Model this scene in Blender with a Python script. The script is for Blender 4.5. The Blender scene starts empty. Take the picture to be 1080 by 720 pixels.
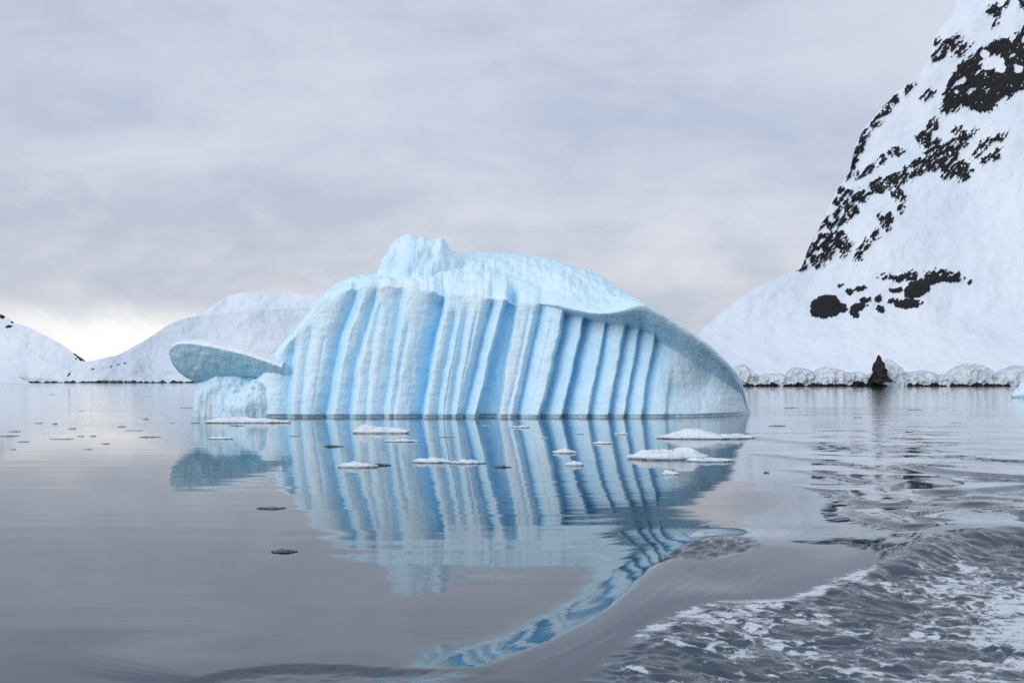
import bpy, math, random
import numpy as np

random.seed(7)
rng = np.random.default_rng(7)
scene = bpy.context.scene
COL = scene.collection
F, CX, HY, H = 1050.0, 540.0, 402.0, 2.4     # focal length, centre column, horizon row of the photograph; eye height (m)

# ------------------------------------------------------------------ helpers
def P(x, y, Y):
    """point at distance Y seen at photograph coordinates x, y"""
    return ((x - CX) * Y / F, Y, H + (HY - y) * Y / F)

def water_pt(x, y):
    Y = H * F / (y - HY)
    return ((x - CX) * Y / F, Y)

def ss(a, b, x):
    t = np.clip((np.asarray(x, float) - a) / (b - a), 0, 1)
    return t * t * (3 - 2 * t)

def curve(pts, x):
    p = np.array(pts, float)
    return np.interp(x, p[:, 0], p[:, 1])

def smooth_curve(pts, x, sig):
    """piecewise linear curve softened over +-sig"""
    x = np.asarray(x, float)
    return sum(curve(pts, x + d * sig) * w for d, w in ((-1, .2), (-.5, .2), (0, .2), (.5, .2), (1, .2)))

def _hash(ix, iy, iz, seed):
    n = (ix * 374761393 + iy * 668265263 + iz * 2147483647 + seed * 144269504).astype(np.uint64) & np.uint64(0xffffffff)
    n = ((n ^ (n >> np.uint64(13))) * np.uint64(1274126177)) & np.uint64(0xffffffff)
    n = ((n ^ (n >> np.uint64(15))) * np.uint64(2246822519)) & np.uint64(0xffffffff)
    n = n ^ (n >> np.uint64(16))
    return n

def noise2(x, y, seed=0):
    """gradient noise, about -1..1"""
    x = np.asarray(x, float); y = np.asarray(y, float)
    x, y = np.broadcast_arrays(x, y)
    x0 = np.floor(x).astype(np.int64); y0 = np.floor(y).astype(np.int64)
    fx = x - x0; fy = y - y0
    u = fx * fx * fx * (fx * (fx * 6 - 15) + 10); v = fy * fy * fy * (fy * (fy * 6 - 15) + 10)
    def g(i, j):
        h = _hash(x0 + i, y0 + j, np.zeros_like(x0), seed)
        a = (h & np.uint64(0xffff)).astype(float) * (2 * math.pi / 65536)
        return np.cos(a) * (fx - i) + np.sin(a) * (fy - j)
    a = g(0, 0) + u * (g(1, 0) - g(0, 0))
    b = g(0, 1) + u * (g(1, 1) - g(0, 1))
    return (a + v * (b - a)) * 1.5

def fbm(x, y, seed=0, octv=4, gain=.5, lac=2.03):
    s = 0; a = 1; t = 0
    for o in range(octv):
        s = s + a * noise2(np.asarray(x) * lac ** o + 17.3 * o, np.asarray(y) * lac ** o - 9.1 * o, seed + o)
        t += a; a *= gain
    return s / t

def link(name, me, parent=None, mat=None):
    o = bpy.data.objects.new(name, me); COL.objects.link(o)
    if mat: me.materials.append(mat)
    if parent: o.parent = parent
    return o

def grid_mesh(name, V, attrs=None, closed=False, smooth=True):
    """V: (n, m, 3); closed wraps the second axis"""
    n, m = V.shape[:2]
    me = bpy.data.meshes.new(name)
    me.vertices.add(n * m)
    me.vertices.foreach_set('co', V.reshape(-1).astype(np.float32))
    i = np.arange(n - 1)[:, None]
    j = np.arange(m if closed else m - 1)[None, :]
    jn = (j + 1) % m
    q = np.stack([i * m + j + 0 * i, (i + 1) * m + j, (i + 1) * m + jn, i * m + jn], -1).reshape(-1, 4)
    k = len(q)
    me.loops.add(4 * k); me.loops.foreach_set('vertex_index', q.reshape(-1).astype(np.int32))
    me.polygons.add(k)
    me.polygons.foreach_set('loop_start', np.arange(0, 4 * k, 4, dtype=np.int32))
    me.polygons.foreach_set('use_smooth', np.full(k, smooth))
    for nm, a in (attrs or {}).items():
        at = me.attributes.new(nm, 'FLOAT', 'POINT')
        at.data.foreach_set('value', np.asarray(a, np.float32).reshape(-1))
    me.update(calc_edges=True); me.validate()
    return me

def tag(o, label=None, cat=None, group=None, kind=None):
    if label: o['label'] = label
    if cat: o['category'] = cat
    if group: o['group'] = group
    if kind: o['kind'] = kind
    return o

def empty(name, loc):
    o = bpy.data.objects.new(name, None); COL.objects.link(o); o.location = loc
    return o

# ------------------------------------------------------------------ node helpers
class NT:
    def __init__(self, tree):
        self.t = tree; tree.nodes.clear()
    def n(self, typ, **kw):
        nd = self.t.nodes.new(typ)
        for k, v in kw.items():
            if k == 'ins':
                for a, b in v.items():
                    if hasattr(b, 'is_output'): self.t.links.new(b, nd.inputs[a])
                    else: nd.inputs[a].default_value = b
            else: setattr(nd, k, v)
        return nd
    def math(self, op, a, b=None, c=None, clamp=False):
        nd = self.t.nodes.new('ShaderNodeMath'); nd.operation = op; nd.use_clamp = clamp
        for i, v in enumerate((a, b, c)):
            if v is None: continue
            if hasattr(v, 'is_output'): self.t.links.new(v, nd.inputs[i])
            else: nd.inputs[i].default_value = v
        return nd.outputs[0]
    def ramp(self, x, a, b, lo=0., hi=1.):
        return self.n('ShaderNodeMapRange', interpolation_type='SMOOTHSTEP',
                      ins={'Value': x, 'From Min': a, 'From Max': b, 'To Min': lo, 'To Max': hi}).outputs[0]
    def mix(self, f, a, b, blend='MIX'):
        nd = self.t.nodes.new('ShaderNodeMix'); nd.data_type = 'RGBA'; nd.blend_type = blend
        for s, v in ((nd.inputs[0], f), (nd.inputs[6], a), (nd.inputs[7], b)):
            if hasattr(v, 'is_output'): self.t.links.new(v, s)
            else: s.default_value = v if not isinstance(v, tuple) else (*v[:3], 1)
        return nd.outputs[2]
    def noise(self, vec, scale, detail=4, rough=.5, dist=0.):
        return self.n('ShaderNodeTexNoise', ins={'Vector': vec, 'Scale': scale, 'Detail': detail, 'Roughness': rough, 'Distortion': dist}).outputs['Fac']
    def mapping(self, vec, scale=(1, 1, 1), rot=(0, 0, 0), loc=(0, 0, 0)):
        return self.n('ShaderNodeMapping', ins={'Vector': vec, 'Scale': scale, 'Rotation': rot, 'Location': loc}).outputs[0]
    def attr(self, name):
        return self.n('ShaderNodeAttribute', attribute_name=name).outputs['Fac']
    def bump(self, h, strength, dist, normal=None):
        ins = {'Height': h, 'Strength': strength, 'Distance': dist}
        if normal is not None: ins['Normal'] = normal
        return self.n('ShaderNodeBump', ins=ins).outputs[0]
    def pos(self):
        return self.n('ShaderNodeNewGeometry').outputs['Position']

def material(name):
    m = bpy.data.materials.new(name); m.use_nodes = True
    return m, NT(m.node_tree)

def finish(nt, shader, disp=None):
    o = nt.n('ShaderNodeOutputMaterial'); nt.t.links.new(shader, o.inputs['Surface'])

# ------------------------------------------------------------------ materials
def ice_material(name, rib, shade_blue, snow):
    m, t = material(name)
    p = t.pos()
    blue = t.attr('blue'); cap = t.attr('cap')
    n1 = t.noise(p, .35, 5, .55)
    n2 = t.noise(t.mapping(p, (1, 1, .22), (0, math.radians(-17), 0)), 2.2, 5, .6)
    pale = t.mix(t.ramp(n1, .35, .68), rib, tuple(c * .55 + .45 * d for c, d in zip(rib, (.84, .93, .97))))
    pale = t.mix(t.math('MULTIPLY', t.ramp(n2, .45, .75), .3), pale, (.82, .91, .97))
    vf = t.math('MULTIPLY', blue, t.ramp(n2, .2, .8, 1.0, .55))
    c = t.mix(vf, pale, shade_blue)  # blue painted into grooves and undersides, standing in for scattered light and shade
    sn = t.mix(t.ramp(n1, .4, .62), snow, tuple(min(1, s * 1.0 + .05) for s in snow))
    c = t.mix(cap, c, sn)
    nb = t.noise(p, 1.5, 8, .55)
    nf = t.noise(p, 9, 4, .6)
    b = t.bump(nb, .5, .35)
    b = t.bump(nf, .35, .05, b)
    bs = t.n('ShaderNodeBsdfPrincipled', ins={'Base Color': c, 'Roughness': .55, 'Normal': b, 'IOR': 1.31,
             'Specular IOR Level': .3, 'Subsurface Weight': 0.0})
    finish(t, bs.outputs[0])
    return m

ICE = ice_material('glacier_ice', (.63, .83, .95), (.29, .68, .96), (.60, .81, .92))
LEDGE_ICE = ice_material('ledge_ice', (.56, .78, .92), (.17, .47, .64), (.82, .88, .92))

def snow_material(name, c1, c2, bumps, rock=(.013, .013, .016), nscale=.05, namp=.0, stretch=(1, 1, 1), rot=(0, 0, 0)):
    """snow with bare rock where the mesh attribute says so"""
    m, t = material(name)
    p = t.pos()
    n = t.noise(p, bumps[0], 6, .55)
    c = t.mix(t.ramp(n, .35, .7), c1, c2)
    h = t.bump(n, bumps[2], bumps[1])
    snow = t.n('ShaderNodeBsdfPrincipled', ins={'Base Color': c, 'Roughness': .85, 'Normal': h, 'Specular IOR Level': .1})
    rn = t.noise(p, nscale * 3, 6, .65)
    rc = t.mix(t.ramp(rn, .35, .75), rock, tuple(r * 2.2 for r in rock))
    rh = t.bump(rn, 1, 3 if nscale < .2 else .3)
    rk = t.n('ShaderNodeBsdfPrincipled', ins={'Base Color': rc, 'Roughness': .8, 'Normal': rh, 'Specular IOR Level': .25})
    f = t.attr('rock')
    f = t.math('ADD', f, t.math('MULTIPLY', t.math('SUBTRACT', t.noise(t.mapping(p, stretch, rot), nscale, 6, .68), .5), namp))
    f = t.ramp(f, -.03, .03)
    mx = t.n('ShaderNodeMixShader'); t.t.links.new(f, mx.inputs[0]); t.t.links.new(snow.outputs[0], mx.inputs[1]); t.t.links.new(rk.outputs[0], mx.inputs[2])
    finish(t, mx.outputs[0])
    return m

MOUNT = snow_material('mountain_snow', (.66, .73, .81), (.74, .79, .84), (.014, 16, .6), nscale=.5, namp=.45, stretch=(1, .5, .6), rot=(0, math.radians(-38), 0))
HILL_SHADED = snow_material('shaded_hill_snow', (.56, .65, .75), (.70, .76, .83), (.008, 40, .9), nscale=.06, namp=.9)  # front hill's copy of the snow, its shade put in as darker blue
HILL = snow_material('hill_snow', (.66, .73, .81), (.74, .79, .84), (.008, 40, .8), nscale=.06, namp=.9)
BANK = snow_material('bank_snow', (.50, .58, .64), (.76, .80, .85), (.30, 2.5, 1.0), nscale=.5, namp=.8)

def floe_material():
    m, t = material('floe_snow')
    p = t.pos()
    n = t.noise(p, 3, 6, .6)
    c = t.mix(t.ramp(n, .35, .65), (.66, .77, .86), (.86, .90, .93))
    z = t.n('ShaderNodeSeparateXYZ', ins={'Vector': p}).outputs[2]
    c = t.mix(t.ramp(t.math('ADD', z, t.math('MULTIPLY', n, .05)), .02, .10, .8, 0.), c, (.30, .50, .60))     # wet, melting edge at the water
    b = t.bump(n, .9, .2)
    bs = t.n('ShaderNodeBsdfPrincipled', ins={'Base Color': c, 'Roughness': .75, 'Normal': b, 'Specular IOR Level': .2})
    finish(t, bs.outputs[0]); return m
FLOE = floe_material()


def clear_ice_material(name, c1, c2):
    m, t = material(name)
    n = t.noise(t.pos(), 9, 5, .6)
    c = t.mix(t.ramp(n, .35, .7), c1, c2)
    bs = t.n('ShaderNodeBsdfPrincipled', ins={'Base Color': c, 'Roughness': .25, 'Normal': t.bump(n, .8, .08), 'IOR': 1.31})
    finish(t, bs.outputs[0]); return m
CLEAR = clear_ice_material('clear_ice', (.03, .045, .06), (.16, .21, .26))
BRASH = clear_ice_material('brash_ice', (.20, .26, .32), (.50, .57, .63))

def rock_material():
    m, t = material('black_rock')
    n = t.noise(t.pos(), .9, 6, .65)
    c = t.mix(t.ramp(n, .35, .75), (.018, .018, .02), (.05, .05, .052))
    bs = t.n('ShaderNodeBsdfPrincipled', ins={'Base Color': c, 'Roughness': .85, 'Normal': t.bump(n, 1, .5), 'Specular IOR Level': .2})
    finish(t, bs.outputs[0]); return m
ROCK = rock_material()

def water_material():
    m, t = material('sea_water')
    p = t.pos()
    rip = t.attr('ripple'); foam = t.attr('foam')
    # wind ripples: fine, long crested across the view
    w1 = t.noise(t.mapping(p, (.5, 1, 1)), 2.6, 3, .5)
    w2 = t.noise(t.mapping(p, (.6, 1, 1), (0, 0, .3)), 9.0, 3, .55)
    hgt = t.math('MULTIPLY', t.math('ADD', w1, t.math('MULTIPLY', w2, .3)), rip)
    b = t.bump(hgt, 1.0, .035)
    # foam
    fw = t.noise(p, 1.3, 4, .6)
    f1 = t.noise(t.mapping(p, (.62, 1, 1)), 4.8, 8, .66, .8)
    f2 = t.noise(t.mapping(p, (.6, 1, 1), (0, 0, .2)), 14, 6, .65, .4)
    f = t.math('ADD', t.math('MULTIPLY', f1, .60), t.math('MULTIPLY', f2, .40))
    f = t.math('ADD', f, t.math('MULTIPLY', t.math('SUBTRACT', fw, .5), .25))
    thr = t.math('SUBTRACT', 1.0, foam)
    f = t.math('SUBTRACT', f, t.math('ADD', t.math('MULTIPLY', thr, .30), .375))
    ff = t.ramp(f, -.005, .07)
    ff = t.math('MULTIPLY', ff, t.ramp(foam, 0.02, .15))
    # small air bubbles clouding the water in the wash
    deep = t.mix(t.math('MULTIPLY', foam, .5), (.017, .036, .058), (.06, .10, .135))
    wat = t.n('ShaderNodeBsdfPrincipled', ins={'Base Color': deep, 'Roughness': .03, 'IOR': 1.58, 'Normal': b})
    fb = t.bump(f, .6, .05)
    fo = t.n('ShaderNodeBsdfPrincipled', ins={'Base Color': (.74, .79, .84, 1), 'Roughness': .7, 'Normal': fb})
    mx = t.n('ShaderNodeMixShader')
    t.t.links.new(t.math('MULTIPLY', ff, .75), mx.inputs[0]); t.t.links.new(wat.outputs[0], mx.inputs[1]); t.t.links.new(fo.outputs[0], mx.inputs[2])
    finish(t, mx.outputs[0]); return m
WATER = water_material()

# ------------------------------------------------------------------ water: one sheet to the horizon, with the boat's wake as real waves
def crest_field(X, Y, pts, A, wn, wf, taper=(.12, .12)):
    """as crest_part, worked out only near the curve"""
    q = np.array([water_pt(*p) for p in pts]); m = 3.2 * max(wn, wf) + .5
    k = (X > q[:, 0].min() - m) & (X < q[:, 0].max() + m) & (Y > q[:, 1].min() - m) & (Y < q[:, 1].max() + m)
    z = np.zeros_like(X); s = np.full(X.shape, 1e3); a = np.zeros_like(X)
    if k.any(): z[k], s[k], a[k] = crest_part(X[k], Y[k], pts, A, wn, wf, taper)
    return z, s, a

def crest_part(X, Y, pts, A, wn, wf, taper=(.12, .12)):
    """a wave whose crest follows the curve; wn / wf are the widths of its near and far flanks"""
    q = np.array([water_pt(*p) for p in pts])
    # resample smoothly (Catmull-Rom)
    out = []
    for i in range(len(q) - 1):
        p0 = q[max(i - 1, 0)]; p1 = q[i]; p2 = q[i + 1]; p3 = q[min(i + 2, len(q) - 1)]
        for s in np.linspace(0, 1, 6, endpoint=False):
            out.append(.5 * (2 * p1 + (p2 - p0) * s + (2 * p0 - 5 * p1 + 4 * p2 - p3) * s * s + (3 * p1 - p0 - 3 * p2 + p3) * s ** 3))
    out.append(q[-1]); q = np.array(out)
    L = np.concatenate([[0], np.cumsum(np.linalg.norm(np.diff(q, axis=0), axis=1))]); tot = L[-1]
    best = np.full(X.shape, 1e9); sg = np.zeros(X.shape); al = np.zeros(X.shape)
    for i in range(len(q) - 1):
        d = q[i + 1] - q[i]; l = np.hypot(*d) + 1e-9; d = d / l
        rx = X - q[i, 0]; ry = Y - q[i, 1]
        tt = np.clip(rx * d[0] + ry * d[1], 0, l)
        dd = (rx - tt * d[0]) ** 2 + (ry - tt * d[1]) ** 2
        cr = d[0] * ry - d[1] * rx
        k = dd < best
        best = np.where(k, dd, best); sg = np.where(k, np.sign(cr), sg); al = np.where(k, L[i] + tt, al)
    dist = np.sqrt(best)
    w = np.where(sg > 0, wf, wn)
    a = al / tot
    return A * np.exp(-(dist / w) ** 2) * ss(0, taper[0], a) * ss(1, 1 - taper[1], a), dist * sg, a

def waves(x, y):
    """height, foam cover and ripple strength of the sea at ground position x, y (metres)"""
    z = np.zeros_like(x)
    # photograph-plane coordinates of each spot of the sheet, used to lay out the wake map
    px = CX + F * x / y; py = HY + H * F / y
    calm = 1 - ss(690, 900, px + (py - 440) * .3)
    # very long low swell over everything, a touch more away from the calm lee of the berg
    z += .022 * (1 - .95 * calm) * fbm(x / 7, y / 4.2, 3, 2) * ss(12, 20, y)
    z += .0035 * fbm(x / 6, y / 1.6, 5, 2) * ss(60, 12, y) * calm
    z += .0012 * noise2(x / 5., y / .55, 9) * ss(480, 530, py) * calm
    # swell train that bends the right edge of the reflection
    m = ss(600, 700, px) * ss(34, 27, y)
    nn = .2 * noise2(x / 2.5, y / 4, 19)
    for x0, y0, A, wn, wf in ((2.6, 13.0, .13, 2.2, 2.6), (4.5, 21.0, .045, 3.0, 3.2)):
        yy = (y - .75 * (x - x0)) / 1.25 + nn; y0 = y0 / 1.25
        z += A * m * np.exp(-((yy - y0) / np.where(yy > y0, wf, wn)) ** 2)
    # leading wave of the wake
    C1 = [(200, 800), (330, 775), (450, 745), (556, 703), (605, 680), (642, 659), (676, 637), (703, 618), (730, 600), (750, 582), (765, 562)]
    c, s1, a1 = crest_field(x, y, C1, .088, 1.6, .48, (.1, .2)); z += c
    z += .0012 * np.exp(-((s1 - .3) / .25) ** 2) * fbm(a1 * 8, s1 / .08, 15, 2)
    z += .0030 * ss(-1.6, -.7, s1) * ss(.0, -.25, s1) * ss(.15, .3, a1) * ss(.85, .6, a1) * fbm(a1 * 8 + s1 * .6, s1 / .16, 17, 2)
    # dark steep little wave in the corner under the camera
    c, s3, a3 = crest_field(x, y, [(180, 728), (212, 716), (250, 708), (300, 703), (370, 704), (430, 709), (500, 716), (560, 724)], .030, .13, 1.0, (.10, .35)); z += c
    k4 = np.exp(-((s3 + .25) / .4) ** 2) * (s3 < 0.02) * ss(.05, .2, a3) * ss(1, .7, a3)
    z += .006 * k4 * fbm(x / .16, y / .10, 21, 2)
    # crest of the foaming wash
    FC = [(560, 770), (610, 735), (650, 701), (700, 670), (755, 652), (820, 645), (880, 626), (940, 604), (990, 584), (1040, 578), (1120, 575), (1240, 574)]
    c, s5, a5 = crest_part(x, y, FC, .05, .8, .75, (.05, .02)); z += c
    z += .17 * np.exp(-(np.maximum(s5, 0) / 3.4) ** 2) * ss(830, 1010, px) * ss(-.8, 0, s5)
    # short crossing waves on the right
    wx = x + .22 * fbm(x / 1.6, y / 1.6, 31, 2); wy = y + .22 * fbm(x / 1.6, y / 1.6, 35, 2)
    for pts, A, wn, wf in (
        ([(835, 512), (855, 517), (885, 523), (918, 538), (945, 542), (970, 534), (980, 524)], .10, .22, 1.5),
        ([(880, 538), (905, 551), (930, 563), (952, 573), (970, 577), (992, 567)], .09, .18, 1.0),
        ([(930, 552), (955, 560), (985, 568), (1010, 566)], .06, .14, .6),
        ([(970, 518), (985, 526), (1010, 527), (1045, 523), (1090, 520), (1150, 520)], .18, .40, 1.6),
        ([(995, 549), (1020, 546), (1050, 548), (1075, 557), (1120, 566)], .12, .28, 1.1),
        ([(940, 489), (965, 492), (990, 499), (1030, 503), (1090, 508), (1160, 510)], .13, .5, 2.4),
        ([(780, 476), (830, 482), (880, 488), (930, 496), (975, 502)], .07, .5, 2.6),
        ([(740, 457), (790, 461), (850, 467), (900, 473), (950, 476)], .10, 1.1, 4.0),
        ([(980, 480), (1020, 483), (1060, 488), (1130, 492)], .14, .8, 2.6),
        ([(810, 494), (860, 500), (910, 510), (950, 514)], .05, .35, 1.4),
        ([(1000, 535), (1030, 534), (1060, 538), (1100, 545)], .08, .22, .8)):
        c, s, a = crest_field(wx, wy, pts, A * .60, wn * .62, wf * 1.15, (.25, .25)); z += c
        z += .005 * np.exp(-((s + .2) / .25) ** 2) * ss(0, .3, a) * ss(1, .7, a) * fbm(x / .5, y / .28, 33, 2)
    right = ss(820, 1010, px + (520 - py) * .4) * ss(640, 560, py) * ss(440, 475, py)
    z += .012 * right * fbm(x / 3.2, y / 1.8, 41, 2, .3)
    tex = ss(1000, 1030, px) * ss(525, 535, py) * ss(568, 556, py)
    z += .03 * tex * fbm(x / .5, y / .45, 43, 3)
    z += .05 * ss(780, 1000, px) * ss(435, 450, py) * ss(500, 470, py) * fbm(x / 4, y / 2.2, 45, 3)
    # whirl of capillary ripples on the back of the leading wave
    cxp, cyp = water_pt(755, 593)
    e1, e2 = water_pt(722, 604); f1, f2 = water_pt(788, 580)
    d = np.array([f1 - e1, f2 - e2]); ln = np.hypot(*d); d /= ln
    u = ((x - cxp) * d[0] + (y - cyp) * d[1]) / (ln / 2); v = (-(x - cxp) * d[1] + (y - cyp) * d[0]) / .42
    whirl = ss(1.15, .8, np.sqrt(u * u + v * v))
    z += whirl * .08 * fbm((x * d[0] + y * d[1]) / .5, (-x * d[1] + y * d[0]) / .17, 51, 2)
    # chop inside the wash
    inside = ss(.05, -.35, s5) * ss(560, 590, py)
    wx = x + .25 * fbm(x / .9, y / .9, 61, 2); wy = y + .25 * fbm(x / .9, y / .9, 64, 2)
    z += inside * (.065 * fbm(wx / .9, wy / .45, 67, 4, .55) + .045 * (1 - np.abs(fbm(wx / .55, wy / .3, 71, 3)) * 2))
    # foam: in the wash, brightest along its edge and in the middle of the propeller stream
    fm = inside * ss(583, 622, py) * (.50 + .22 * ss(900, 1080, px) + .30 * fbm(x / 1.6, y / 1.2, 77, 3))
    edge = np.exp(-((s5 + .12) / .16) ** 2) * ss(.10, .18, a5) * ss(.62, .45, a5)
    foam = np.clip(np.maximum(fm, edge * (.74 + .25 * fbm(x / .5, y / .5, 79, 2))), 0, 1)
    # ripple strength: glassy near and on the left, wind-ruffled farther out
    r = .30 * ss(26, 60, y) * calm + (1 - calm) * (.6 * ss(30, 80, y))
    r = r * (.75 + .5 * fbm(x / 14, y / 7, 81, 2)) + .035
    lee = np.exp(-((px - 500) / 260) ** 4) * ss(75, 60, y) * ss(15, 25, y)     # sheltered water under the ice wall
    return z, foam, np.clip(r * (1 - .93 * lee), 0, 2)

def build_water():
    Ys = np.concatenate([[-400, -60, -15, 0, 3], np.geomspace(5, 95, 1050), np.geomspace(97, 900, 160), np.geomspace(1000, 30000, 30)])
    tf = np.linspace(-.60, .60, 900)
    ts = np.concatenate([np.linspace(-3, -.66, 40), np.linspace(-.65, -.605, 6), tf, np.linspace(.605, .65, 6), np.linspace(.66, 3, 40)])
    wY = np.where(Ys > 5, Ys, 5 + (5 - Ys) * .8)
    X = ts[None, :] * wY[:, None]; Y = np.repeat(Ys[:, None], len(ts), 1)
    Z = np.zeros_like(X); foam = np.zeros_like(X); rip = np.zeros_like(X)
    sel = (Ys > 4) & (Ys < 95)
    z, foam[sel], rip[sel] = waves(X[sel], Y[sel])
    Z[sel] = z * ss(95, 80, Y[sel])
    far = Ys >= 95
    rip[far] = .28 + .1 * ss(95, 250, Y[far])
    me = grid_mesh('water', np.stack([X, Y, Z], -1), {'foam': foam, 'ripple': rip})
    o = link('water', me, None, WATER); tag(o, 'calm grey polar sea with a boat wake curling across its right side', 'water', None, 'structure')
build_water()

# ------------------------------------------------------------------ the iceberg
G = 1050.0
GROOVES = [  # polyline (photograph coordinates), depth, left width, right width
    ([(253, 440), (256, 420), (262, 400)], .5, 6, 4),
    ([(274, 440), (278, 410)], .25, 5, 4),
    ([(300, 440), (303, 405), (309, 360)], .9, 10, 5),
    ([(317, 440), (320, 395), (328, 345)], .35, 6, 4),
    ([(340, 440), (348, 391), (357, 351), (372, 316), (376, 300)], 1.2, 8, 7),
    ([(345, 440), (353, 391), (362, 351), (379, 312)], .5, 3, 4),
    ([(366, 440), (373, 386), (381, 355), (396, 308)], 1.0, 8, 4),
    ([(385, 440), (388, 400), (394, 350), (402, 320)], .3, 6, 5),
    ([(403, 440), (412, 380), (424, 302)], .8, 9, 4),
    ([(414, 440), (420, 395), (431, 340)], .35, 5, 6),
    ([(443, 440), (446, 415), (453, 375), (467, 309)], 2.0, 15, 3),
    ([(460, 440), (467, 395), (480, 328)], .65, 5, 4),
    ([(475, 440), (483, 385), (493, 326)], .6, 5, 4),
    ([(488, 440), (500, 388), (520, 312)], 1.3, 5, 9),
    ([(571, 440), (585, 391), (599, 322)], 1.7, 2, 15),
    ([(594, 440), (606, 391), (620, 326)], 1.9, 2, 17),
    ([(546, 440), (554, 398), (572, 318)], 1.2, 4, 9),
    ([(621, 440), (634, 378), (642, 330)], 1.2, 2, 11),
    ([(643, 440), (653, 391), (665, 330)], 1.3, 2, 11),
    ([(660, 440), (668, 398), (679, 335)], 1.2, 2, 11),
    ([(679, 440), (686, 393), (695, 345)], 1.2, 2, 13),
    ([(705, 440), (708, 405)], .45, 3, 12),
    ([(329, 440), (334, 400), (343, 350)], .2, 3, 3), ([(356, 440), (362, 395), (376, 330)], .2, 3, 4), ([(394, 440), (401, 385), (412, 318)], .2, 3, 4),
    ([(427, 440), (432, 400), (444, 330), (448, 312)], .2, 4, 3), ([(434, 440), (441, 385), (456, 318)], .2, 3, 3), ([(468, 440), (475, 395), (487, 335)], .2, 2, 3),
    ([(482, 440), (490, 395), (505, 325)], .2, 3, 3), ([(535, 440), (545, 395), (559, 325)], .2, 3, 4), ([(558, 440), (568, 398), (584, 330)], .2, 3, 4), ([(610, 440), (620, 395), (630, 345)], .35, 2, 3)]
BAYS = [([(502, 440), (516, 380), (532, 316)], [(526, 440), (535, 380), (547, 316)], 2.1)]

def flutes(xi, yi):
    """how far the melt flutes cut into the wall, and where their scattered-light blue is painted in"""
    xi = xi + 1.5 * fbm(xi / 40, yi / 30, 101, 2) + .5 * noise2(xi / 9, yi / 12, 104)
    dep = np.zeros_like(xi); blue = np.zeros_like(xi)
    for pts, d, wl, wr in GROOVES:
        p = np.array(sorted([(b, a) for a, b in pts]))
        gx = np.interp(yi, p[:, 0], p[:, 1])
        dx = xi - gx
        top = p[0, 0]
        fade = ss(top - 8, top + 12, yi + 5 * noise2(xi / 13, 0 * xi, 105))
        w = np.where(dx > 0, wr, wl) * .9
        e = np.exp(-(np.abs(dx) / w) ** 1.35) * fade
        d7 = d * .8; dep = np.maximum(dep, d7 * e) + .25 * np.minimum(dep, d7 * e)
        blue = np.maximum(blue, min(1, .25 + d * .45) * np.exp(-(np.abs(dx) / (w * .95 + 1.0)) ** 1.4) * fade)
    for l, r, d in BAYS:
        pl = np.array(sorted([(b, a) for a, b in l])); pr = np.array(sorted([(b, a) for a, b in r]))
        a = np.interp(yi, pl[:, 0], pl[:, 1]); b = np.interp(yi, pr[:, 0], pr[:, 1])
        e = ss(a - 2.5, a + 2.5, xi) * ss(b + 1.5, b - 4, xi) * ss(314, 321, yi)
        dep = np.maximum(dep, .8 * d * e); blue = np.maximum(blue, .85 * e)
    return dep, blue

CREST = [(232, 445), (236, 436), (240, 413), (250, 405), (262, 401), (272, 394), (281, 384), (290, 374), (300, 362), (312, 346), (325, 331), (338, 313), (350, 301), (365, 294),
         (385, 290), (410, 285), (440, 278), (478, 268), (500, 265), (540, 267), (575, 271), (600, 279), (625, 287), (640, 294), (661, 308), (679, 319), (705, 333), (726, 347),
         (748, 363), (769, 383), (780, 396), (785, 407), (788, 424), (791, 444)]
LIP = [(232, 447), (236, 438), (240, 416), (250, 409), (262, 409), (275, 402), (283, 390), (290, 383), (300, 371), (312, 357), (325, 343), (338, 327), (350, 314), (365, 304), (385, 300),
       (410, 299), (440, 303), (470, 308), (500, 311), (520, 312), (545, 317), (570, 319), (590, 322), (600, 325), (625, 330), (640, 330), (653, 328), (668, 323), (679, 320.5),
       (705, 335), (726, 349), (748, 365), (769, 385), (780, 398), (785, 409), (788, 426), (791, 445)]
FTOP = [(232, 447.5), (570, 321), (590, 326), (600, 331), (620, 336), (640, 341), (664, 345), (683, 350), (692, 357), (705, 366), (722, 376), (739, 387), (761, 400), (774, 410), (785, 420), (788, 430), (791, 446)]
YF = [(232, 70), (260, 67.6), (300, 66.6), (450, 66.2), (620, 66.2), (690, 66.6), (730, 67.8), (765, 70), (785, 73), (791, 75)]

BERG = empty('iceberg', (0, 68, 0))
tag(BERG, 'large blue iceberg with a wall of slanting flutes standing in calm water', 'iceberg')
def berg_part(name, me, mat):
    o = link(name, me, BERG, mat)
    o.location = (0, -68, 0)
    return o

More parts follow.
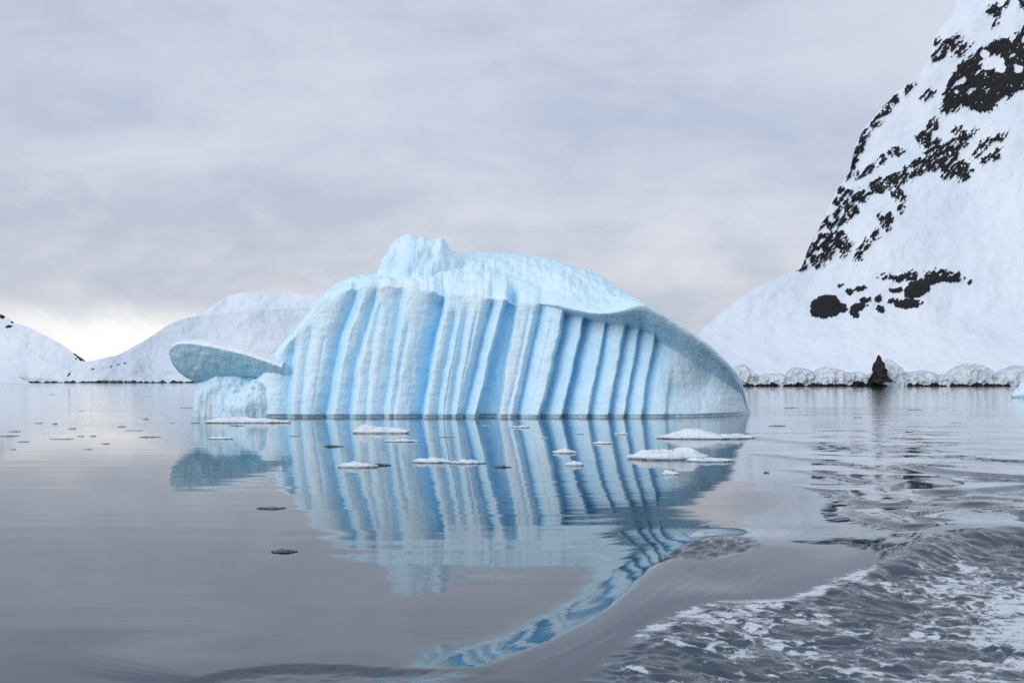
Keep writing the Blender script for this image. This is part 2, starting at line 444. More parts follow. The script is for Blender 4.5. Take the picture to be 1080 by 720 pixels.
def build_wall():
    xs = np.concatenate([np.linspace(232, 300, 110), np.linspace(300.4, 740, 900), np.linspace(740.7, 791, 90)])
    crest = smooth_curve(CREST, xs, 4) + (1.1 + 2.6 * ss(345, 325, xs)) * fbm(xs / 9, xs * 0, 111, 4)
    lip = smooth_curve(LIP, xs, 3) + (1.2 + 3.2 * ss(575, 540, xs) * ss(300, 370, xs)) * fbm(xs / 11, xs * 0 + 5, 113, 3) * ss(700, 600, xs)
    k = ss(268, 282, xs) * ss(352, 336, xs)
    lip = lip * (1 - k) + (crest + 3.0 + 2.0 * fbm(xs / 6, 0 * xs, 115, 3)) * k
    lip = np.maximum(lip, crest + .7)
    ft = smooth_curve(FTOP, xs, 3); ft = np.where(xs < 570, lip + 2.5, np.maximum(ft, lip + 1.5))
    yf = smooth_curve(YF, xs, 6)
    over = curve([(232, 0), (380, -.5), (530, -.5), (575, .1), (600, .8), (640, 1.9), (680, 3.4), (740, 3.0), (775, 1.6), (791, 0)], xs)
    lean = curve([(232, .35), (300, .28), (450, .24), (600, .24), (680, .34), (750, .3), (791, .2)], xs)
    capd = curve([(232, 1.0), (285, 2), (330, 3.5), (380, 5), (450, 7.5), (560, 8.5), (630, 7), (675, 4), (700, 2.5), (791, .6)], xs)
    back = curve([(232, 1), (300, 5), (380, 9), (600, 10), (700, 8), (770, 4), (791, .5)], xs)
    rows = []; blue = []; cap = []
    def add(xi, yi, Yb, dY=0, b=0, c=0, dz=0):
        X, Y, Z = P(xi, yi, Yb)
        rows.append(np.stack([X, Y + dY + 0 * xi, Z + dz], -1)); blue.append(b + 0 * xi); cap.append(c + 0 * xi)
    yw = HY + H * F / yf
    # underwater foot
    for k in (1, .5):
        add(xs, yw + 22 * k, yf, .35 + 1.0 * k, .2)
    NF = 150
    Z1 = None
    for t in np.linspace(0, 1, NF) ** 1.0:
        yi = yw + (ft - yw) * t
        zz = (yw - yi) * yf / F
        Yb = yf + lean * np.maximum(zz, 0)
        d, b = flutes(xs, yi)
        Xn = (xs - CX) * yf / F
        d = d * ss(.0, .3, (yw - ft) / 60)
        rough = .11 * fbm(Xn / 1.3, zz / 1.9, 121, 5, .55) + .35 * fbm(Xn / 5, zz / 6, 127, 2) + .05 * np.abs(fbm((Xn + .25 * zz) / 3, zz / .55, 129, 2))
        sag = .22 * ss(.22, .0, zz) * ss(791, 770, xs)
        # scooped hollow on the smooth right end
        hol = .7 * np.exp(-((xs - 735) / 30) ** 2 - ((yi - 410) / 22) ** 2)
        add(xs, yi, Yb, d + rough + sag + hol, b, 0)
        top = (Yb, d + rough + sag + hol, yi, b)
    Yb0, d0, y0, b0 = top
    Ylip = Yb0 + .15 - over
    for t in np.linspace(0, 1, 22)[1:]:
        e = t * t * (3 - 2 * t)
        add(xs, y0 + (lip - y0) * (t ** 1.35), Yb0 + (Ylip - Yb0) * e, d0 * (1 - ss(0, .75, t) * ss(540, 600, xs)) + .12 * fbm(xs / 14, t * 2 + xs * 0, 131, 3) * math.sin(t * math.pi), np.maximum(b0 * (1 - t) ** 1.5, .45 * ss(600, 680, xs)), ss(.75, 1, t) * ss(560, 620, xs))  # constant blue under the right lip paints in its shade
    for t in np.linspace(0, 1, 46)[1:]:
        a = t * math.pi / 2
        up = .65 * math.sin(a) + .35 * t
        out = .5 * (1 - math.cos(a)) + .5 * t
        yi = lip + (crest - lip) * up
        Yb = Ylip + capd * out
        m = math.sin(t * math.pi)
        dz = m * (.55 * fbm(xs / 34, t * 3 + 0 * xs, 141, 3) + .22 * fbm(xs / 9, t * 6 + 0 * xs, 143, 4)) * ss(700, 640, xs)
        add(xs, yi, Yb, d0 * (1 - ss(0, .42, t)) * (1 - ss(540, 600, xs)), b0 * (1 - ss(0, .3, t)) * .8 * (1 - ss(540, 600, xs)), np.maximum(ss(.05, .5, t), ss(560, 620, xs)) * .9 + .1 * 0, dz)
    Yc = Ylip + capd
    Xc, _, Zc = P(xs, crest, Yc)
    for t in np.linspace(0, 1, 30)[1:]:
        a = t * math.pi / 2
        Zr = (Zc + 1.5) * math.cos(a) ** .8 - 1.5
        Yr = Yc + back * math.sin(a)
        Xr = Xc * (1 + 0 * t) + .5 * fbm(xs / 40, t * 3 + 0 * xs, 151, 3) * math.sin(t * math.pi)
        rows.append(np.stack([Xr, Yr, Zr + .5 * math.sin(t * math.pi) * fbm(xs / 30, t * 4 + 0 * xs, 153, 3)], -1)); blue.append(xs * 0); cap.append(xs * 0 + 1)
    V = np.stack(rows, 1)
    me = grid_mesh('ice_wall', V, {'blue': np.stack(blue, 1), 'cap': np.clip(np.stack(cap, 1), 0, 1)})
    berg_part('ice_wall', me, ICE)
build_wall()

def block(name, top, base_y, Yfront, depth, mat, nx=160, seed=200, lump=.5, capv=.5, blue=0., ext=.8):
    """a lump of ice given by its outline, with a rounded front, top and back"""
    xs = np.linspace(top[0][0], top[-1][0], nx)
    ty = smooth_curve(top, xs, 1.5)
    by = base_y if np.isscalar(base_y) else curve(base_y, xs)
    u = (xs - xs[0]) / (xs[-1] - xs[0])
    half = np.sqrt(np.clip(1 - (2 * u - 1) ** 2, 0.0004, 1)) ** ext
    V = []; B = []; Cp = []
    for t in np.linspace(0, 1, 60):
        a = t * math.pi
        up = max(math.sin(a), 0) ** .55
        Y = Yfront + depth / 2 - half * depth / 2 * math.cos(a) * (1 if t < .5 else 1)
        X, _, Zt = P(xs, ty, Yfront + depth / 2); _, _, Zb = P(xs, by + 0 * xs, Yfront + depth / 2)
        Z = Zb + (Zt - Zb) * up
        n = fbm(xs / 15, t * 7 + 0 * xs, seed, 4, .5)
        m = math.sin(a)
        V.append(np.stack([X, Y - lump * n * (1 if t < .5 else -1) * half, Z + .1 * lump * noise2(xs / 5, t * 9 + 0 * xs, seed + 7) * m], -1))
        B.append(blue * np.clip(.5 + n, 0, 1)); Cp.append(0 * xs + capv * ss(.2, .45, t))
    me = grid_mesh(name, np.stack(V, 1), {'blue': np.stack(B, 1), 'cap': np.stack(Cp, 1)})
    return berg_part(name, me, mat)

block('summit_block', [(394, 296), (400, 287), (405, 272), (411, 266), (414, 257), (422, 252), (428, 248), (436, 247), (443, 252), (449, 250), (454, 254), (462, 253), (468, 251),
                       (472, 258), (476, 265), (484, 268), (492, 276), (498, 286)], 312, 70.6, 7, ICE, seed=211, lump=.55, capv=.5, blue=.25)
block('ice_knob', [(232, 441), (236, 432), (239, 420), (244, 409), (250, 405), (257, 406), (263, 404), (268, 401), (278, 402), (286, 412), (292, 441)], 446, 66.7, 3.2, ICE, seed=221, lump=.5, capv=.3, blue=.3)
def build_ledge():
    xs = np.concatenate([np.linspace(174, 184, 50) , np.linspace(184.5, 302, 260)])
    top = smooth_curve([(174, 376), (176, 371), (180, 365), (188, 360), (200, 357), (225, 358), (250, 363), (270, 369), (285, 374), (302, 380)], xs, 2) + .5 * fbm(xs / 8, 0 * xs, 241, 3)
    lip = smooth_curve([(174, 377), (178, 371.5), (184, 367), (195, 363), (212, 364), (235, 368.5), (260, 374), (285, 382), (302, 388)], xs, 2) + .9 * fbm(xs / 7, 0 * xs, 243, 3)
    bot = smooth_curve([(174, 377.5), (178, 384), (185, 391), (195, 398), (205, 403), (215, 401), (235, 397), (260, 397), (285, 400), (302, 404)], xs, 1.5)
    lip = np.maximum(lip, top + .6)
    u = np.clip((xs - 174) / 26, 0, 1); half = np.sqrt(1 - (1 - u) ** 2) * .97 + .03
    Yf, dep = 67.2, 6.0
    V = []; B = []; Cp = []
    def add(yi, Y, b, c):
        X, _, Z = P(xs, yi, 68.5 + 0 * xs)
        V.append(np.stack([X, Y, Z], -1)); B.append(b + 0 * xs); Cp.append(c + 0 * xs)
    mid = Yf + dep / 2
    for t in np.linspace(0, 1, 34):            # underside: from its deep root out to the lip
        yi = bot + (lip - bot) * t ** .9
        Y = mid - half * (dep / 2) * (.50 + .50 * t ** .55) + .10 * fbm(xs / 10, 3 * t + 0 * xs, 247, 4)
        add(yi, Y, .8 - .3 * t, 0)  # stronger blue towards the root paints the shade of the overhang
    for t in np.linspace(0, 1, 16)[1:]:        # rounded snow edge and top
        yi = lip + (top - lip) * math.sin(t * math.pi / 2)
        Y = mid - half * (dep / 2) * math.cos(t * math.pi / 2) ** .9 - .05 * math.sin(t * math.pi)
        add(yi, Y, 0, ss(0, .12, t))
    for t in np.linspace(0, 1, 14)[1:]:        # back
        yi = top + (bot - top) * (1 - math.cos(t * math.pi / 2))
        Y = mid + half * (dep / 2) * math.sin(t * math.pi) ** .8
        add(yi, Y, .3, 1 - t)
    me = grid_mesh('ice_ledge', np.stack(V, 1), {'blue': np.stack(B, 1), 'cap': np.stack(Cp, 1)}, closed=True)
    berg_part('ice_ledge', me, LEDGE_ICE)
build_ledge()
block('ice_pillar', [(209, 440), (210, 425), (211, 402), (214, 391), (228, 385), (246, 384), (262, 386), (276, 394), (284, 410)], 445, 67.9, 5, LEDGE_ICE, seed=251, lump=.6, capv=0., blue=.15, ext=.35)

# ------------------------------------------------------------------ land: mountain, hills, shore
def ell_field(px, py, blobs):
    f = np.full(px.shape, -1.0)
    for b in blobs:
        x, y, rx, ry = b[:4]; a = math.radians(b[4] if len(b) > 4 else 35)
        dx = px - x; dy = -(py - y)
        u = (dx * math.cos(a) + dy * math.sin(a)) / rx; v = (-dx * math.sin(a) + dy * math.cos(a)) / ry
        r = np.sqrt(u * u + v * v)
        f = np.maximum(f, np.clip((1 - r) * min(rx, ry) / 8, -1, .34))
    return f

def poly_field(px, py, poly, soft=9):
    q = np.array(poly, float); ins = np.zeros(px.shape, bool); d = np.full(px.shape, 1e9)
    for i in range(len(q)):
        a = q[i]; b = q[(i + 1) % len(q)]; e = b - a
        t = np.clip(((px - a[0]) * e[0] + (py - a[1]) * e[1]) / (e @ e), 0, 1)
        d = np.minimum(d, np.hypot(px - a[0] - t * e[0], py - a[1] - t * e[1]))
        c = ((a[1] > py) != (b[1] > py)) & (px < (b[0] - a[0]) * (py - a[1]) / (b[1] - a[1] + 1e-9) + a[0])
        ins ^= c
    return np.clip(np.where(ins, d, -d) / soft, -1, .5)

def land(name, xs, crest, base_y, Y0, slope, mat, rock=None, relief=(0, 60), back=200, rows=160, shore=0, gentle=0, seed=300):
    """a snow slope rising from the water at distance Y0 to the given skyline and falling away behind it"""
    cy = smooth_curve(crest, xs, 1.5)
    V = []; R = []
    h0 = (base_y - cy) * Y0 / F
    for t in np.linspace(0, 1, rows):
        yi = base_y + (cy - base_y) * t
        hh = (base_y - yi) * Y0 / F
        Y = Y0 + slope * hh + gentle * ss(0, 1, np.clip(hh / 40, 0, 1))
        n = fbm(xs * Y0 / F / relief[1], hh / relief[1], seed, 5, .5) * relief[0] * ss(0, .12, t)
        r = -1 + 0 * xs
        if rock is not None: r = rock(xs, yi + 0 * xs)
        if shore:
            r = np.maximum(r, (shore * (.75 + .9 * noise2(xs / 6, 0 * xs, seed + 9) + .4 * noise2(xs / 2, 0 * xs, seed + 10)) - (base_y - yi)) * .6)
        n = n - np.clip(r + .1, 0, .5) * 4 * (relief[0] > 0) * (shore == 0)
        X, _, Z = P(xs, yi, Y)
        V.append(np.stack([X, Y + n, Z], -1)); R.append(r)
    X, Yc, Z = V[-1][:, 0], V[-1][:, 1], V[-1][:, 2]
    for t in np.linspace(0, 1, 14)[1:]:
        V.append(np.stack([X * (1 + 1.12 * back * t / Yc), Yc + back * t, Z - (Z + 5) * t ** 1.6], -1)); R.append(-1 + 0 * X)
    me = grid_mesh(name, np.stack(V, 1), {'rock': np.stack(R, 1)})
    o = link(name, me, None, mat)
    o['kind'] = 'structure'
    return o

BLOBS = [(1000, 48, 14, 7), (988, 60, 8, 5), (1012, 55, 10, 4), (986, 45, 5, 3), (1045, 13, 8, 5), (1054, 12, 7, 3, 55), (1049, 24, 5, 2, 60), (1079, 3, 8, 5, 50), (958, 95, 7, 3, 60), (979, 100, 6, 4),
         (940, 108, 7, 4, 55), (934, 118, 8, 3.5, 55), (924, 128, 9, 3.5, 55), (911, 142, 8, 4, 60), (907, 155, 10, 4, 70), (902, 170, 9, 3, 75), (898, 182, 7, 3, 70),
         (983, 133, 8, 6, 50), (974, 146, 9, 8), (985, 157, 12, 9), (1006, 153, 15, 6, 20), (1020, 142, 9, 4, 20), (1000, 165, 13, 8), (985, 172, 14, 8), (968, 177, 12, 8), (955, 185, 11, 7),
         (1000, 180, 11, 8), (1016, 180, 10, 10), (1010, 137, 5, 4), (941, 190, 10, 6), (927, 196, 9, 8), (945, 203, 6, 9), (931, 168, 4, 4), (944, 160, 7, 4, 10), (918, 178, 7, 3), (910, 183, 5, 3),
         (906, 208, 9, 7), (898, 221, 7, 7), (886, 213, 5, 8, 70), (892, 203, 5, 8, 60), (882, 226, 6, 2.5, 60), (886, 233, 7, 5), (912, 203, 5, 4), (876, 238, 4, 4),
         (872, 259, 11, 14, 0), (885, 253, 9, 11, 40), (892, 262, 4, 9, -20), (863, 275, 8, 7, 0), (853, 262, 6, 10, -30), (846, 280, 4, 6, -30), (860, 246, 12, 2.5, 45), (870, 234, 6, 2.5, 45),
         (906, 267, 3, 7, -20), (911, 259, 3, 6, -20), (921, 250, 3, 6, -30), (930, 234, 4, 6, 0), (926, 230, 4, 4), (936, 228, 4, 4), (948, 220, 3, 5, -20), (936, 236, 3, 6, -20),
         (1041, 150, 9, 3, 25), (1052, 146, 7, 3, 25), (1043, 168, 9, 3.5, 20), (1030, 163, 5, 3), (1035, 155, 6, 2, 25), (1050, 160, 4, 2),
         (872, 323, 16, 12, 0), (861, 327, 7, 8, 0), (889, 325, 5, 4), (905, 324, 10, 4, 20), (912, 317, 6, 4, 20), (901, 330, 4, 5), (927, 314, 4, 5, -30), (929, 326, 4, 5, 50), (957, 320, 14, 5, 5), (942, 317, 5, 2.5, 0),
         (968, 304, 15, 9, 25), (985, 294, 12, 7, 30), (998, 291, 18, 6, -8), (960, 291, 8, 5, 10), (938, 292, 9, 2.5, 0), (948, 293, 6, 4), (946, 306, 7, 2.5, 0), (908, 304, 6, 2.5, 10), (896, 307, 3, 4), (887, 301, 3, 2), (1023, 298, 3, 2)]
SNOWY = [(1044, 67, 13, 8, 20), (1037, 58, 6, 5, 0), (1012, 87, 9, 3, 35), (1008, 97, 3, 3, 0), (1052, 70, 6, 9, 0), (1072, 74, 5, 5, 0), (1056, 108, 7, 4, 40), (1014, 115, 3, 5, 0), (1078, 43, 3, 5, 0), (1022, 97, 4, 2, 60), (1030, 78, 5, 2, 40), (1065, 60, 5, 2, 30)]
BIG = [(993, 118), (996, 100), (1000, 84), (1010, 70), (1026, 58), (1044, 46), (1060, 40), (1066, 46), (1072, 36), (1080, 28), (1110, 25), (1125, 70), (1100, 92), (1080, 93), (1068, 100), (1052, 112), (1040, 119), (1028, 116), (1014, 113), (1004, 119)]
def mountain_rock(px, py):
    wx = px + 2.2 * fbm(px / 9, py / 9, 401, 3); wy = py + 2.2 * fbm(px / 9, py / 9, 404, 3)
    f = np.maximum(ell_field(wx, wy, BLOBS), poly_field(wx, wy, BIG))
    s = ell_field(wx, wy, SNOWY)
    f = np.minimum(f, -s * 1.3 + .05)
    ca, sa = math.cos(math.radians(48)), math.sin(math.radians(48))
    a = (px * ca - py * sa); b = (px * sa + py * ca)
    n = fbm(a / 9, b / 3.0, 407, 4, .6)
    solid = np.maximum(ss(285, 300, py), .45 * (poly_field(px, py, BIG) > 0))
    f = np.minimum(f, .10 + .20 * solid)
    n2 = fbm(a / 2.6, b / 1.5, 409, 2)
    return f + .03 + (.80 - .5 * solid) * (n + .35 * n2)

land('mountain', np.concatenate([np.linspace(540, 730, 60), np.linspace(731, 1085, 560), np.linspace(1087, 1500, 110)]),
     [(540, 403), (620, 400), (660, 396), (700, 380), (740, 349), (763, 327), (797, 303), (830, 290), (845, 283), (853, 262), (862, 246), (882, 202), (891, 190), (899, 178), (901, 160), (905, 146), (913, 134), (924, 120), (945, 98),
      (965, 84), (978, 66), (983, 45), (990, 33), (1002, 15), (1012, -5), (1030, -40), (1080, -110), (1200, -190), (1350, -120), (1500, 60)],
     407, 520, .85, MOUNT, mountain_rock, (10, 70), back=260, rows=420, gentle=25, seed=310)

def left_rock(px, py):
    f = ell_field(px, py, [(2, 331, 5, 4, -40), (8, 345, 5, 2, 10), (12, 337, 3, 1.6, -40), (33, 341, 6, 3, -30), (38, 344, 4, 2, 0), (82, 376, 7, 3, -40), (-20, 325, 20, 6, -35), (-60, 320, 20, 8, -20)])
    return f - .02 + .4 * fbm(px / 4, py / 3, 411, 3) * (f > -.9)
def hill2_rock(px, py):
    f = ell_field(px, py, [(70, 394, 5, 2.5, 50), (110, 388, 12, 1.0, 5), (130, 384, 10, .8, 10)])
    return f - .08 + .25 * fbm(px / 4, py / 2, 415, 3) * (f > -.9)
o = land('hill', np.linspace(-260, 122, 260), [(-260, 240), (-120, 280), (-40, 312), (0, 331), (8, 335), (14, 340), (25, 343), (45, 352), (60, 360), (75, 371), (85, 378), (92, 383), (105, 391), (115, 399), (122, 404)],
         403.6, 1650, 1.1, HILL, left_rock, (30, 160), back=900, shore=2.0, seed=320)
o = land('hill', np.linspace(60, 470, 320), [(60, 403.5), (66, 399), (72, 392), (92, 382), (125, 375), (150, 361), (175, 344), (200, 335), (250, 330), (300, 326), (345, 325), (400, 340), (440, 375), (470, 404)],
         403.7, 1560, 1.0, HILL_SHADED, hill2_rock, (36, 150), back=500, shore=2.2, seed=330)
o = land('hill', np.linspace(120, 540, 240), [(120, 403), (170, 355), (200, 337), (214, 329), (225, 322), (240, 312), (255, 309), (270, 307.5), (310, 309), (345, 313), (400, 330), (470, 370), (540, 404)],
         403.2, 2300, .9, HILL, None, (40, 220), back=900, seed=340)
o = land('snow_bank', np.linspace(-140, 34, 120), [(-140, 380), (-60, 386), (-10, 389), (0, 391), (12, 394), (22, 399), (34, 405)], 404.6, 950, 1.2, HILL, None, (4, 40), back=120, seed=350)

# low ice-faced shore under the mountain
def build_shore():
    xs = np.linspace(640, 1180, 700)
    Y0 = 470.0; by = HY + H * F / Y0
    hump = curve([(640, 398), (770, 396), (783, 388), (790, 386), (800, 395), (808, 398), (818, 396), (828, 396), (835, 398), (842, 391), (850, 389), (858, 391), (864, 396), (872, 391), (880, 388), (890, 391), (900, 395), (912, 394), (925, 399), (938, 386), (946, 380), (953, 385),
                  (960, 395), (975, 394), (985, 392), (995, 396), (1003, 398), (1012, 396), (1020, 389), (1030, 386), (1042, 386), (1052, 390), (1060, 396), (1070, 393), (1080, 388), (1180, 390)], xs)
    hump = hump - 2.5 + 3.0 * fbm(xs / 8, 0 * xs, 501, 4)
    blk = 2.6 + 2.4 * noise2(xs / 9, 0 * xs, 503) + 1.2 * noise2(xs / 2.5, 0 * xs, 504)
    blk = np.where((xs < 787), 2.0, blk)
    for a, b in ((900, 925),): blk = blk + 2.2 * ss(a - 3, a + 3, xs) * ss(b + 3, b - 3, xs)
    for a, b in ((822, 826), (936, 956), (998, 1003), (1066, 1090)): blk = blk - 4 * ss(a - 2, a + 2, xs) * ss(b + 2, b - 2, xs)
    V = []; R = []
    for t in np.linspace(0, 1, 50):
        yi = by + .6 + (hump - by - .6) * math.sin(t * math.pi / 2)
        Y = Y0 + 14 * t ** 3 + 3.0 * fbm(xs / 6, 3 * t + 0 * xs, 507, 4)
        X, _, Z = P(xs, yi, Y0)
        V.append(np.stack([X, Y, Z], -1)); R.append((blk - (by - yi)) * .35)
    for t in (.3, .6, 1):
        V.append(np.stack([X, Y0 + 14 + 30 * t + 0 * X, Z * (1 - t) - 2 * t], -1)); R.append(0 * xs - 1)
    me = grid_mesh('shore', np.stack(V, 1), {'rock': np.stack(R, 1)})
    tag(link('shore', me, None, BANK), kind='structure')
build_shore()

# dark pointed rock standing on that shore
def build_stack():
    Y0 = 466.0
    prof = [(0, 9.4), (.08, 9.8), (.2, 9.0), (.35, 8.0), (.45, 7.8), (.55, 5.8), (.68, 5.0), (.78, 3.0), (.88, 2.3), (.95, 1.3), (1, .2)]
    V = []
    hgt = 29 * Y0 / F
    for t in np.linspace(0, 1, 44):
        r = curve(prof, np.array([t]))[0] * Y0 / F
        a = np.linspace(0, 2 * math.pi, 40, endpoint=False)
        rr = r * (1 + .30 * noise2(np.cos(a) * 1.6 + 7, np.sin(a) * 1.6 + t * 5, 521) + .18 * noise2(np.cos(a) * 4, np.sin(a) * 4 + t * 14, 523))
        V.append(np.stack([rr * np.cos(a) - t * .6, rr * np.sin(a) * .8, 0 * a + t * hgt], -1))
    me = grid_mesh('rock_pinnacle', np.stack(V, 0), closed=True, smooth=False)
    o = link('rock_pinnacle', me, None, ROCK)
    x, y, z = P(928, 403, Y0); o.location = (x, Y0, z)
    tag(o, 'black pointed rock rising from the snowy shore below the mountain', 'rock')
build_stack()

# ------------------------------------------------------------------ floating ice
def floe_mesh(name, w, d, h, seed, ridge=0., attr=True, skew=0.):
    """low lumpy raft: ragged outline, domed top, undercut edge"""
    na, nr = 64, 16
    a = np.linspace(0, 2 * math.pi, na, endpoint=False)
    out = 1 + .28 * noise2(np.cos(a) * 1.3 + seed, np.sin(a) * 1.3, seed) + .14 * noise2(np.cos(a) * 3.5, np.sin(a) * 3.5 + seed, seed + 1)
    V = []
    zs = [(-.25, .72), (-.02, .90), (.06, .97), (.22, 1.0)] + [(None, r) for r in np.linspace(.97, .02, nr)]
    for zf, r in zs:
        x = np.cos(a) * out * r * w / 2; y = np.sin(a) * out * r * d / 2
        if zf is None:
            dome = .22 + .78 * (1 - r ** 2.2) ** .8
            pr = np.clip(.55 + .65 * noise2(x / w * 3.2 + seed * .37, y / d * 2 + .5, seed + 3) + ridge * np.exp(-((x / w + .18 + skew) / .14) ** 2), .18, 1.6)
            z = h * (.22 + (dome - .22) * pr)
            z = z + h * .14 * noise2(x / w * 9, y / d * 7, seed + 5) + h * .08 * noise2(x / w * 21, y / d * 15, seed + 6)
        else: z = 0 * a + h * zf
        V.append(np.stack([x, y, z], -1))
    me = grid_mesh(name, np.stack(V, 0), closed=True)
    return me

def floe(name, px, ybot, wpx, hpx, label, cat, mat=FLOE, seed=0, dr=.45, ridge=0., group=None, rot=0., skew=0., hscale=None):
    Y = H * F / (ybot - HY)
    w = wpx * Y / F; d = max(w * dr, .25)
    h = hpx * Y / F
    me = floe_mesh(name, w, d, h, seed, ridge, skew=skew)
    o = link(name, me, None, mat)
    o.location = ((px - CX) * Y / F, Y + d / 2, 0); o.rotation_euler = (0, 0, rot)
    tag(o, label, cat, group)
    return o

G1 = 'white floes adrift in front of the iceberg'
floe('ice_floe', 375, 493, 38, 8, 'small white floe with a dark underside, nearest one under the left flutes', 'ice floe', seed=601, dr=.4, group=G1)
floe('ice_floe', 400, 457, 58, 9, 'long thin white floe with a lumpy raised left end close to the wall', 'ice floe', seed=602, dr=.3, ridge=.9, skew=.12, group=G1)
floe('ice_floe', 421, 466, 38, 4, 'flat bluish floe just below the long lumpy floe', 'ice floe', seed=603, dr=.3, group=G1)
floe('ice_floe', 455, 488, 40, 6, 'low white floe, left one of two lying end to end', 'ice floe', seed=604, dr=.4, group=G1)
floe('ice_floe', 492, 489, 34, 5, 'low white floe, right one of two lying end to end', 'ice floe', seed=605, dr=.4, group=G1)
floe('ice_floe', 596, 478, 22, 5.5, 'small chunky white floe with a notch in its front, left of the big floes', 'ice floe', seed=606, dr=.5, group=G1)
floe('ice_floe', 606, 491, 19, 5, 'tiny flat white floe below the notched chunk', 'ice floe', seed=607, dr=.5, group=G1)
floe('ice_floe', 712, 485, 84, 13, 'broad domed white floe, biggest of the raft right of the flutes', 'ice floe', seed=608, dr=.40, ridge=.3, skew=.0, group=G1)
floe('ice_floe', 752, 487, 46, 6, 'slim white floe touching the front of the broad domed one', 'ice floe', seed=609, dr=.3, group=G1)
floe('ice_floe', 748, 463, 94, 8, 'long white floe with a flat dark-edged tail behind the broad domed one', 'ice floe', seed=610, dr=.28, ridge=.7, skew=.05, group=G1)
floe('ice_floe', 708, 501, 20, 6, 'tiny rounded white floe alone in the dark blue reflection', 'ice floe', seed=611, dr=.5, group=G1)
floe('ice_floe', 256, 446, 92, 7, 'long flat white ice sheet lying against the left foot of the iceberg', 'ice floe', seed=612, dr=.18, ridge=.3, group=G1)
floe('ice_floe', 548, 451, 20, 3, 'thin white sliver under the middle of the fluted wall', 'ice floe', seed=613, dr=.4, group=G1)
floe('ice_floe', 231, 463, 24, 3, 'thin white sliver under the overhanging ledge', 'ice floe', seed=614, dr=.4, group=G1)
floe('ice_floe', 636, 468, 22, 3, 'thin pale sliver between the notched chunk and the broad floe', 'ice floe', seed=615, dr=.4, group=G1)
floe('ice_floe', 656, 458, 14, 3, 'tiny white bit near the right end of the flutes', 'ice floe', seed=616, dr=.4, group=G1)
floe('ice_floe', 453, 682, 10, 1.0, 'single small white fragment alone in the dark foreground water', 'ice fragment', seed=617, dr=.5)
G2 = 'dark clear pieces of ice'
floe('clear_ice_piece', 285, 537, 30, 2.2, 'flat dark piece of clear ice, farther of two in the open grey water', 'ice fragment', CLEAR, 621, .35, group=G2)
floe('clear_ice_piece', 298, 583, 27, 2.6, 'dark lumpy piece of clear ice, nearer of two in the open grey water', 'ice fragment', CLEAR, 622, .35, .3, group=G2)
floe('clear_ice_piece', 351, 471, 20, 1.6, 'thin dark piece of clear ice behind the small floe with a dark underside', 'ice fragment', CLEAR, 623, .25, .9, group=G2)
floe('clear_ice_piece', 401, 491, 20, 2.5, 'dark sliver trailing right of the small floe with a dark underside', 'ice fragment', CLEAR, 624, .25, group=G2)
floe('clear_ice_piece', 928, 602, 18, 3, 'dark sliver near the edge of the foaming wake', 'ice fragment', CLEAR, 625, .3, group=G2)
floe('clear_ice_piece', 530, 493, 18, 2, 'dark sliver on the reflection of the deepest groove', 'ice fragment', CLEAR, 626, .25, group=G2)
floe('clear_ice_piece', 810, 500, 6, 3, 'black speck alone in the grey water right of the floes', 'ice fragment', CLEAR, 627, .5, group=G2)
# scattered bits too alike to tell apart
G3 = 'brash ice scattered on the pale water'
spots = [(8, 460, 22, 2.4), (15, 455, 12, 1.6), (40, 446, 8, 3), (57, 447, 6, 2), (75, 452, 8, 2), (84, 460, 7, 2.4), (97, 460, 7, 2.2), (24, 466, 12, 2), (64, 463, 26, 2.6), (92, 474, 8, 1.6), (128, 450, 10, 2), (140, 454, 20, 2),
         (158, 461, 22, 2.2), (153, 442, 6, 2), (181, 446, 5, 2), (205, 446, 9, 2), (250, 449, 14, 2), (150, 418, 18, 1.2), (205, 430, 30, 1.2), (55, 416, 6, 1), (85, 433, 8, 1), (310, 460, 12, 2), (340, 451, 8, 2), (12, 474, 6, 2), (110, 468, 8, 2),
         (470, 461, 18, 2), (512, 449, 14, 1.6), (490, 464, 10, 1.4), (612, 458, 8, 1.6), (575, 462, 8, 1.6), (820, 449, 18, 1.6), (835, 430, 14, 1.3), (905, 440, 10, 1.4), (965, 432, 14, 1.3), (1010, 446, 12, 1.6), (960, 455, 10, 1.6)]
for i, (x, y, w, h) in enumerate(spots):
    dark = i % 3 != 2
    o = floe('brash_ice', x, y, w, h * .55, 'small dark scrap of ice drifting far out on the pale water' if dark else 'small pale scrap of ice drifting far out on the pale water', 'ice fragment', BRASH if dark else FLOE, 640 + i, .3, group=G3)

# small berg at the right border
def small_berg():
    Y = 150.0
    w = 34 * Y / F; h = 13 * Y / F
    me = floe_mesh('small_iceberg', w, w * .7, h, 701, .8)
    at = me.attributes.new('cap', 'FLOAT', 'POINT'); at.data.foreach_set('value', np.full(len(me.vertices), .8, np.float32))
    o = link('small_iceberg', me, None, ICE)
    o.location = ((1085 - CX) * Y / F, Y, 0)
    tag(o, 'small pale iceberg near the far shore at the edge of the picture', 'iceberg')
small_berg()

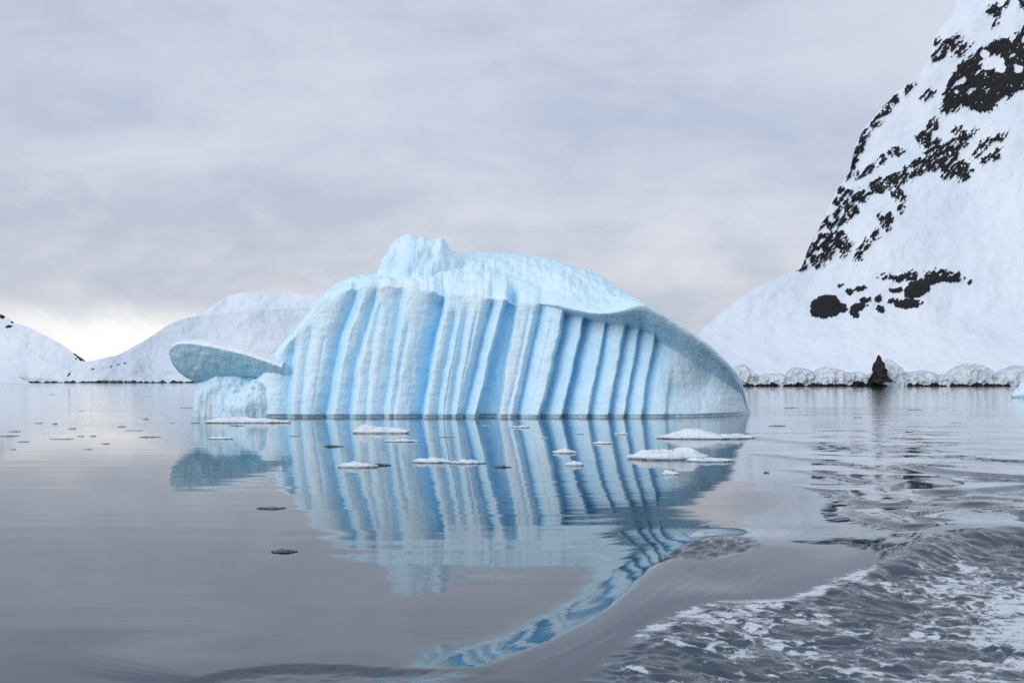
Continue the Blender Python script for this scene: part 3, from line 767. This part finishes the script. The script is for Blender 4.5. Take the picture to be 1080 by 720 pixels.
# ------------------------------------------------------------------ sky, sun, camera
SUN_EL, SUN_AZ = math.radians(22), math.radians(-140)      # azimuth from +Y towards +X
def build_world():
    w = bpy.data.worlds.new('World'); scene.world = w; w.use_nodes = True
    t = NT(w.node_tree)
    d = t.n('ShaderNodeTexCoord').outputs['Generated']
    sky = t.n('ShaderNodeTexSky', sky_type='NISHITA', sun_disc=False, sun_elevation=SUN_EL, sun_rotation=SUN_AZ).outputs[0]
    sep = t.n('ShaderNodeSeparateXYZ', ins={'Vector': d})
    z = t.math('MAXIMUM', sep.outputs[2], 0.0)
    inv = t.math('DIVIDE', 1.0, t.math('ADD', z, .10))
    cv = t.n('ShaderNodeVectorMath', operation='SCALE', ins={0: d, 'Scale': inv}).outputs[0]     # flat cloud deck overhead
    n1 = t.noise(t.mapping(cv, (.9, .9, 0), loc=(3.1, 1.7, 0)), .55, 5, .5, .4)
    n2 = t.noise(t.mapping(cv, (.5, 1.2, 0), (0, 0, .35), (7.7, 2.2, 0)), 1.2, 6, .55, .6)
    n3 = t.noise(t.mapping(d, (2.2, 2.2, 5)), 1.6, 4, .5, .3)
    n4 = t.noise(t.mapping(d, (4, 4, 9), (0, .12, 0)), 1.7, 6, .6, .5)
    f = t.math('ADD', t.math('ADD', t.math('MULTIPLY', n1, .5), t.math('MULTIPLY', n2, .3)), t.math('MULTIPLY', n4, .36))
    f = t.math('ADD', f, t.ramp(sep.outputs[0], .02, .42, -.035, .10))     # paler towards the mountain
    cl = t.mix(t.ramp(f, .45, .72), (4.5, 5.05, 6.35), (6.25, 6.6, 7.6))
    # lower deck is a little warmer
    low = t.ramp(z, .08, .26, 1., 0.)
    lowc = t.mix(t.ramp(t.math('ADD', t.math('MULTIPLY', n3, .5), t.math('MULTIPLY', n4, .5)), .40, .60), (4.9, 5.2, 6.05), (6.95, 6.95, 7.45))
    cl = t.mix(t.math('MULTIPLY', low, .75), cl, lowc)
    # sky brightened behind the viewer, added to front-light the ice and snow
    cl = t.mix(t.ramp(sep.outputs[1], .30, -.35), cl, (6.7, 7.3, 8.5))
    # bright break above the horizon on the left, and a general paler rim
    gap_dir = (math.sin(math.radians(-23.0)), math.cos(math.radians(-23.0)))
    dn = t.math('ADD', t.math('MULTIPLY', sep.outputs[0], gap_dir[0]), t.math('MULTIPLY', sep.outputs[1], gap_dir[1]))
    az = t.ramp(dn, .950, .995)
    el = t.ramp(t.math('ADD', sep.outputs[2], t.math('MULTIPLY', t.math('SUBTRACT', n4, .5), .09)), .038, .078, 1., 0.)
    cl = t.mix(t.math('MULTIPLY', az, el), cl, (9.6, 9.5, 9.4))
    col = t.mix(.93, sky, cl)
    bg = t.n('ShaderNodeBackground', ins={'Color': col, 'Strength': .109})
    o = t.n('ShaderNodeOutputWorld'); t.t.links.new(bg.outputs[0], o.inputs['Surface'])
build_world()

sl = bpy.data.lights.new('sun', 'SUN'); sl.energy = 1.35; sl.angle = math.radians(40); sl.color = (1, .97, .93)
so = bpy.data.objects.new('sun', sl); COL.objects.link(so)
from mathutils import Vector
dirv = Vector((math.sin(SUN_AZ) * math.cos(SUN_EL), math.cos(SUN_AZ) * math.cos(SUN_EL), math.sin(SUN_EL)))
so.rotation_euler = dirv.to_track_quat('Z', 'Y').to_euler(); so.location = dirv * 50

cam = bpy.data.cameras.new('camera'); cam.lens = 36 * F / 1080; cam.sensor_width = 36; cam.sensor_fit = 'HORIZONTAL'
cam.shift_y = (HY - 360) / 1080; cam.clip_start = .1; cam.clip_end = 60000
co = bpy.data.objects.new('camera', cam); COL.objects.link(co); co.location = (0, 0, H); co.rotation_euler = (math.radians(90), 0, 0)
scene.camera = co
vs = scene.view_settings
scene.display_settings.display_device = 'sRGB'
vs.view_transform = 'Standard'; vs.look = 'None'; vs.gamma = 1; vs.use_curve_mapping = False; vs.exposure = 0.0
scene.render.engine = 'CYCLES'
scene.cycles.max_bounces = 8
scene.cycles.use_denoising = False
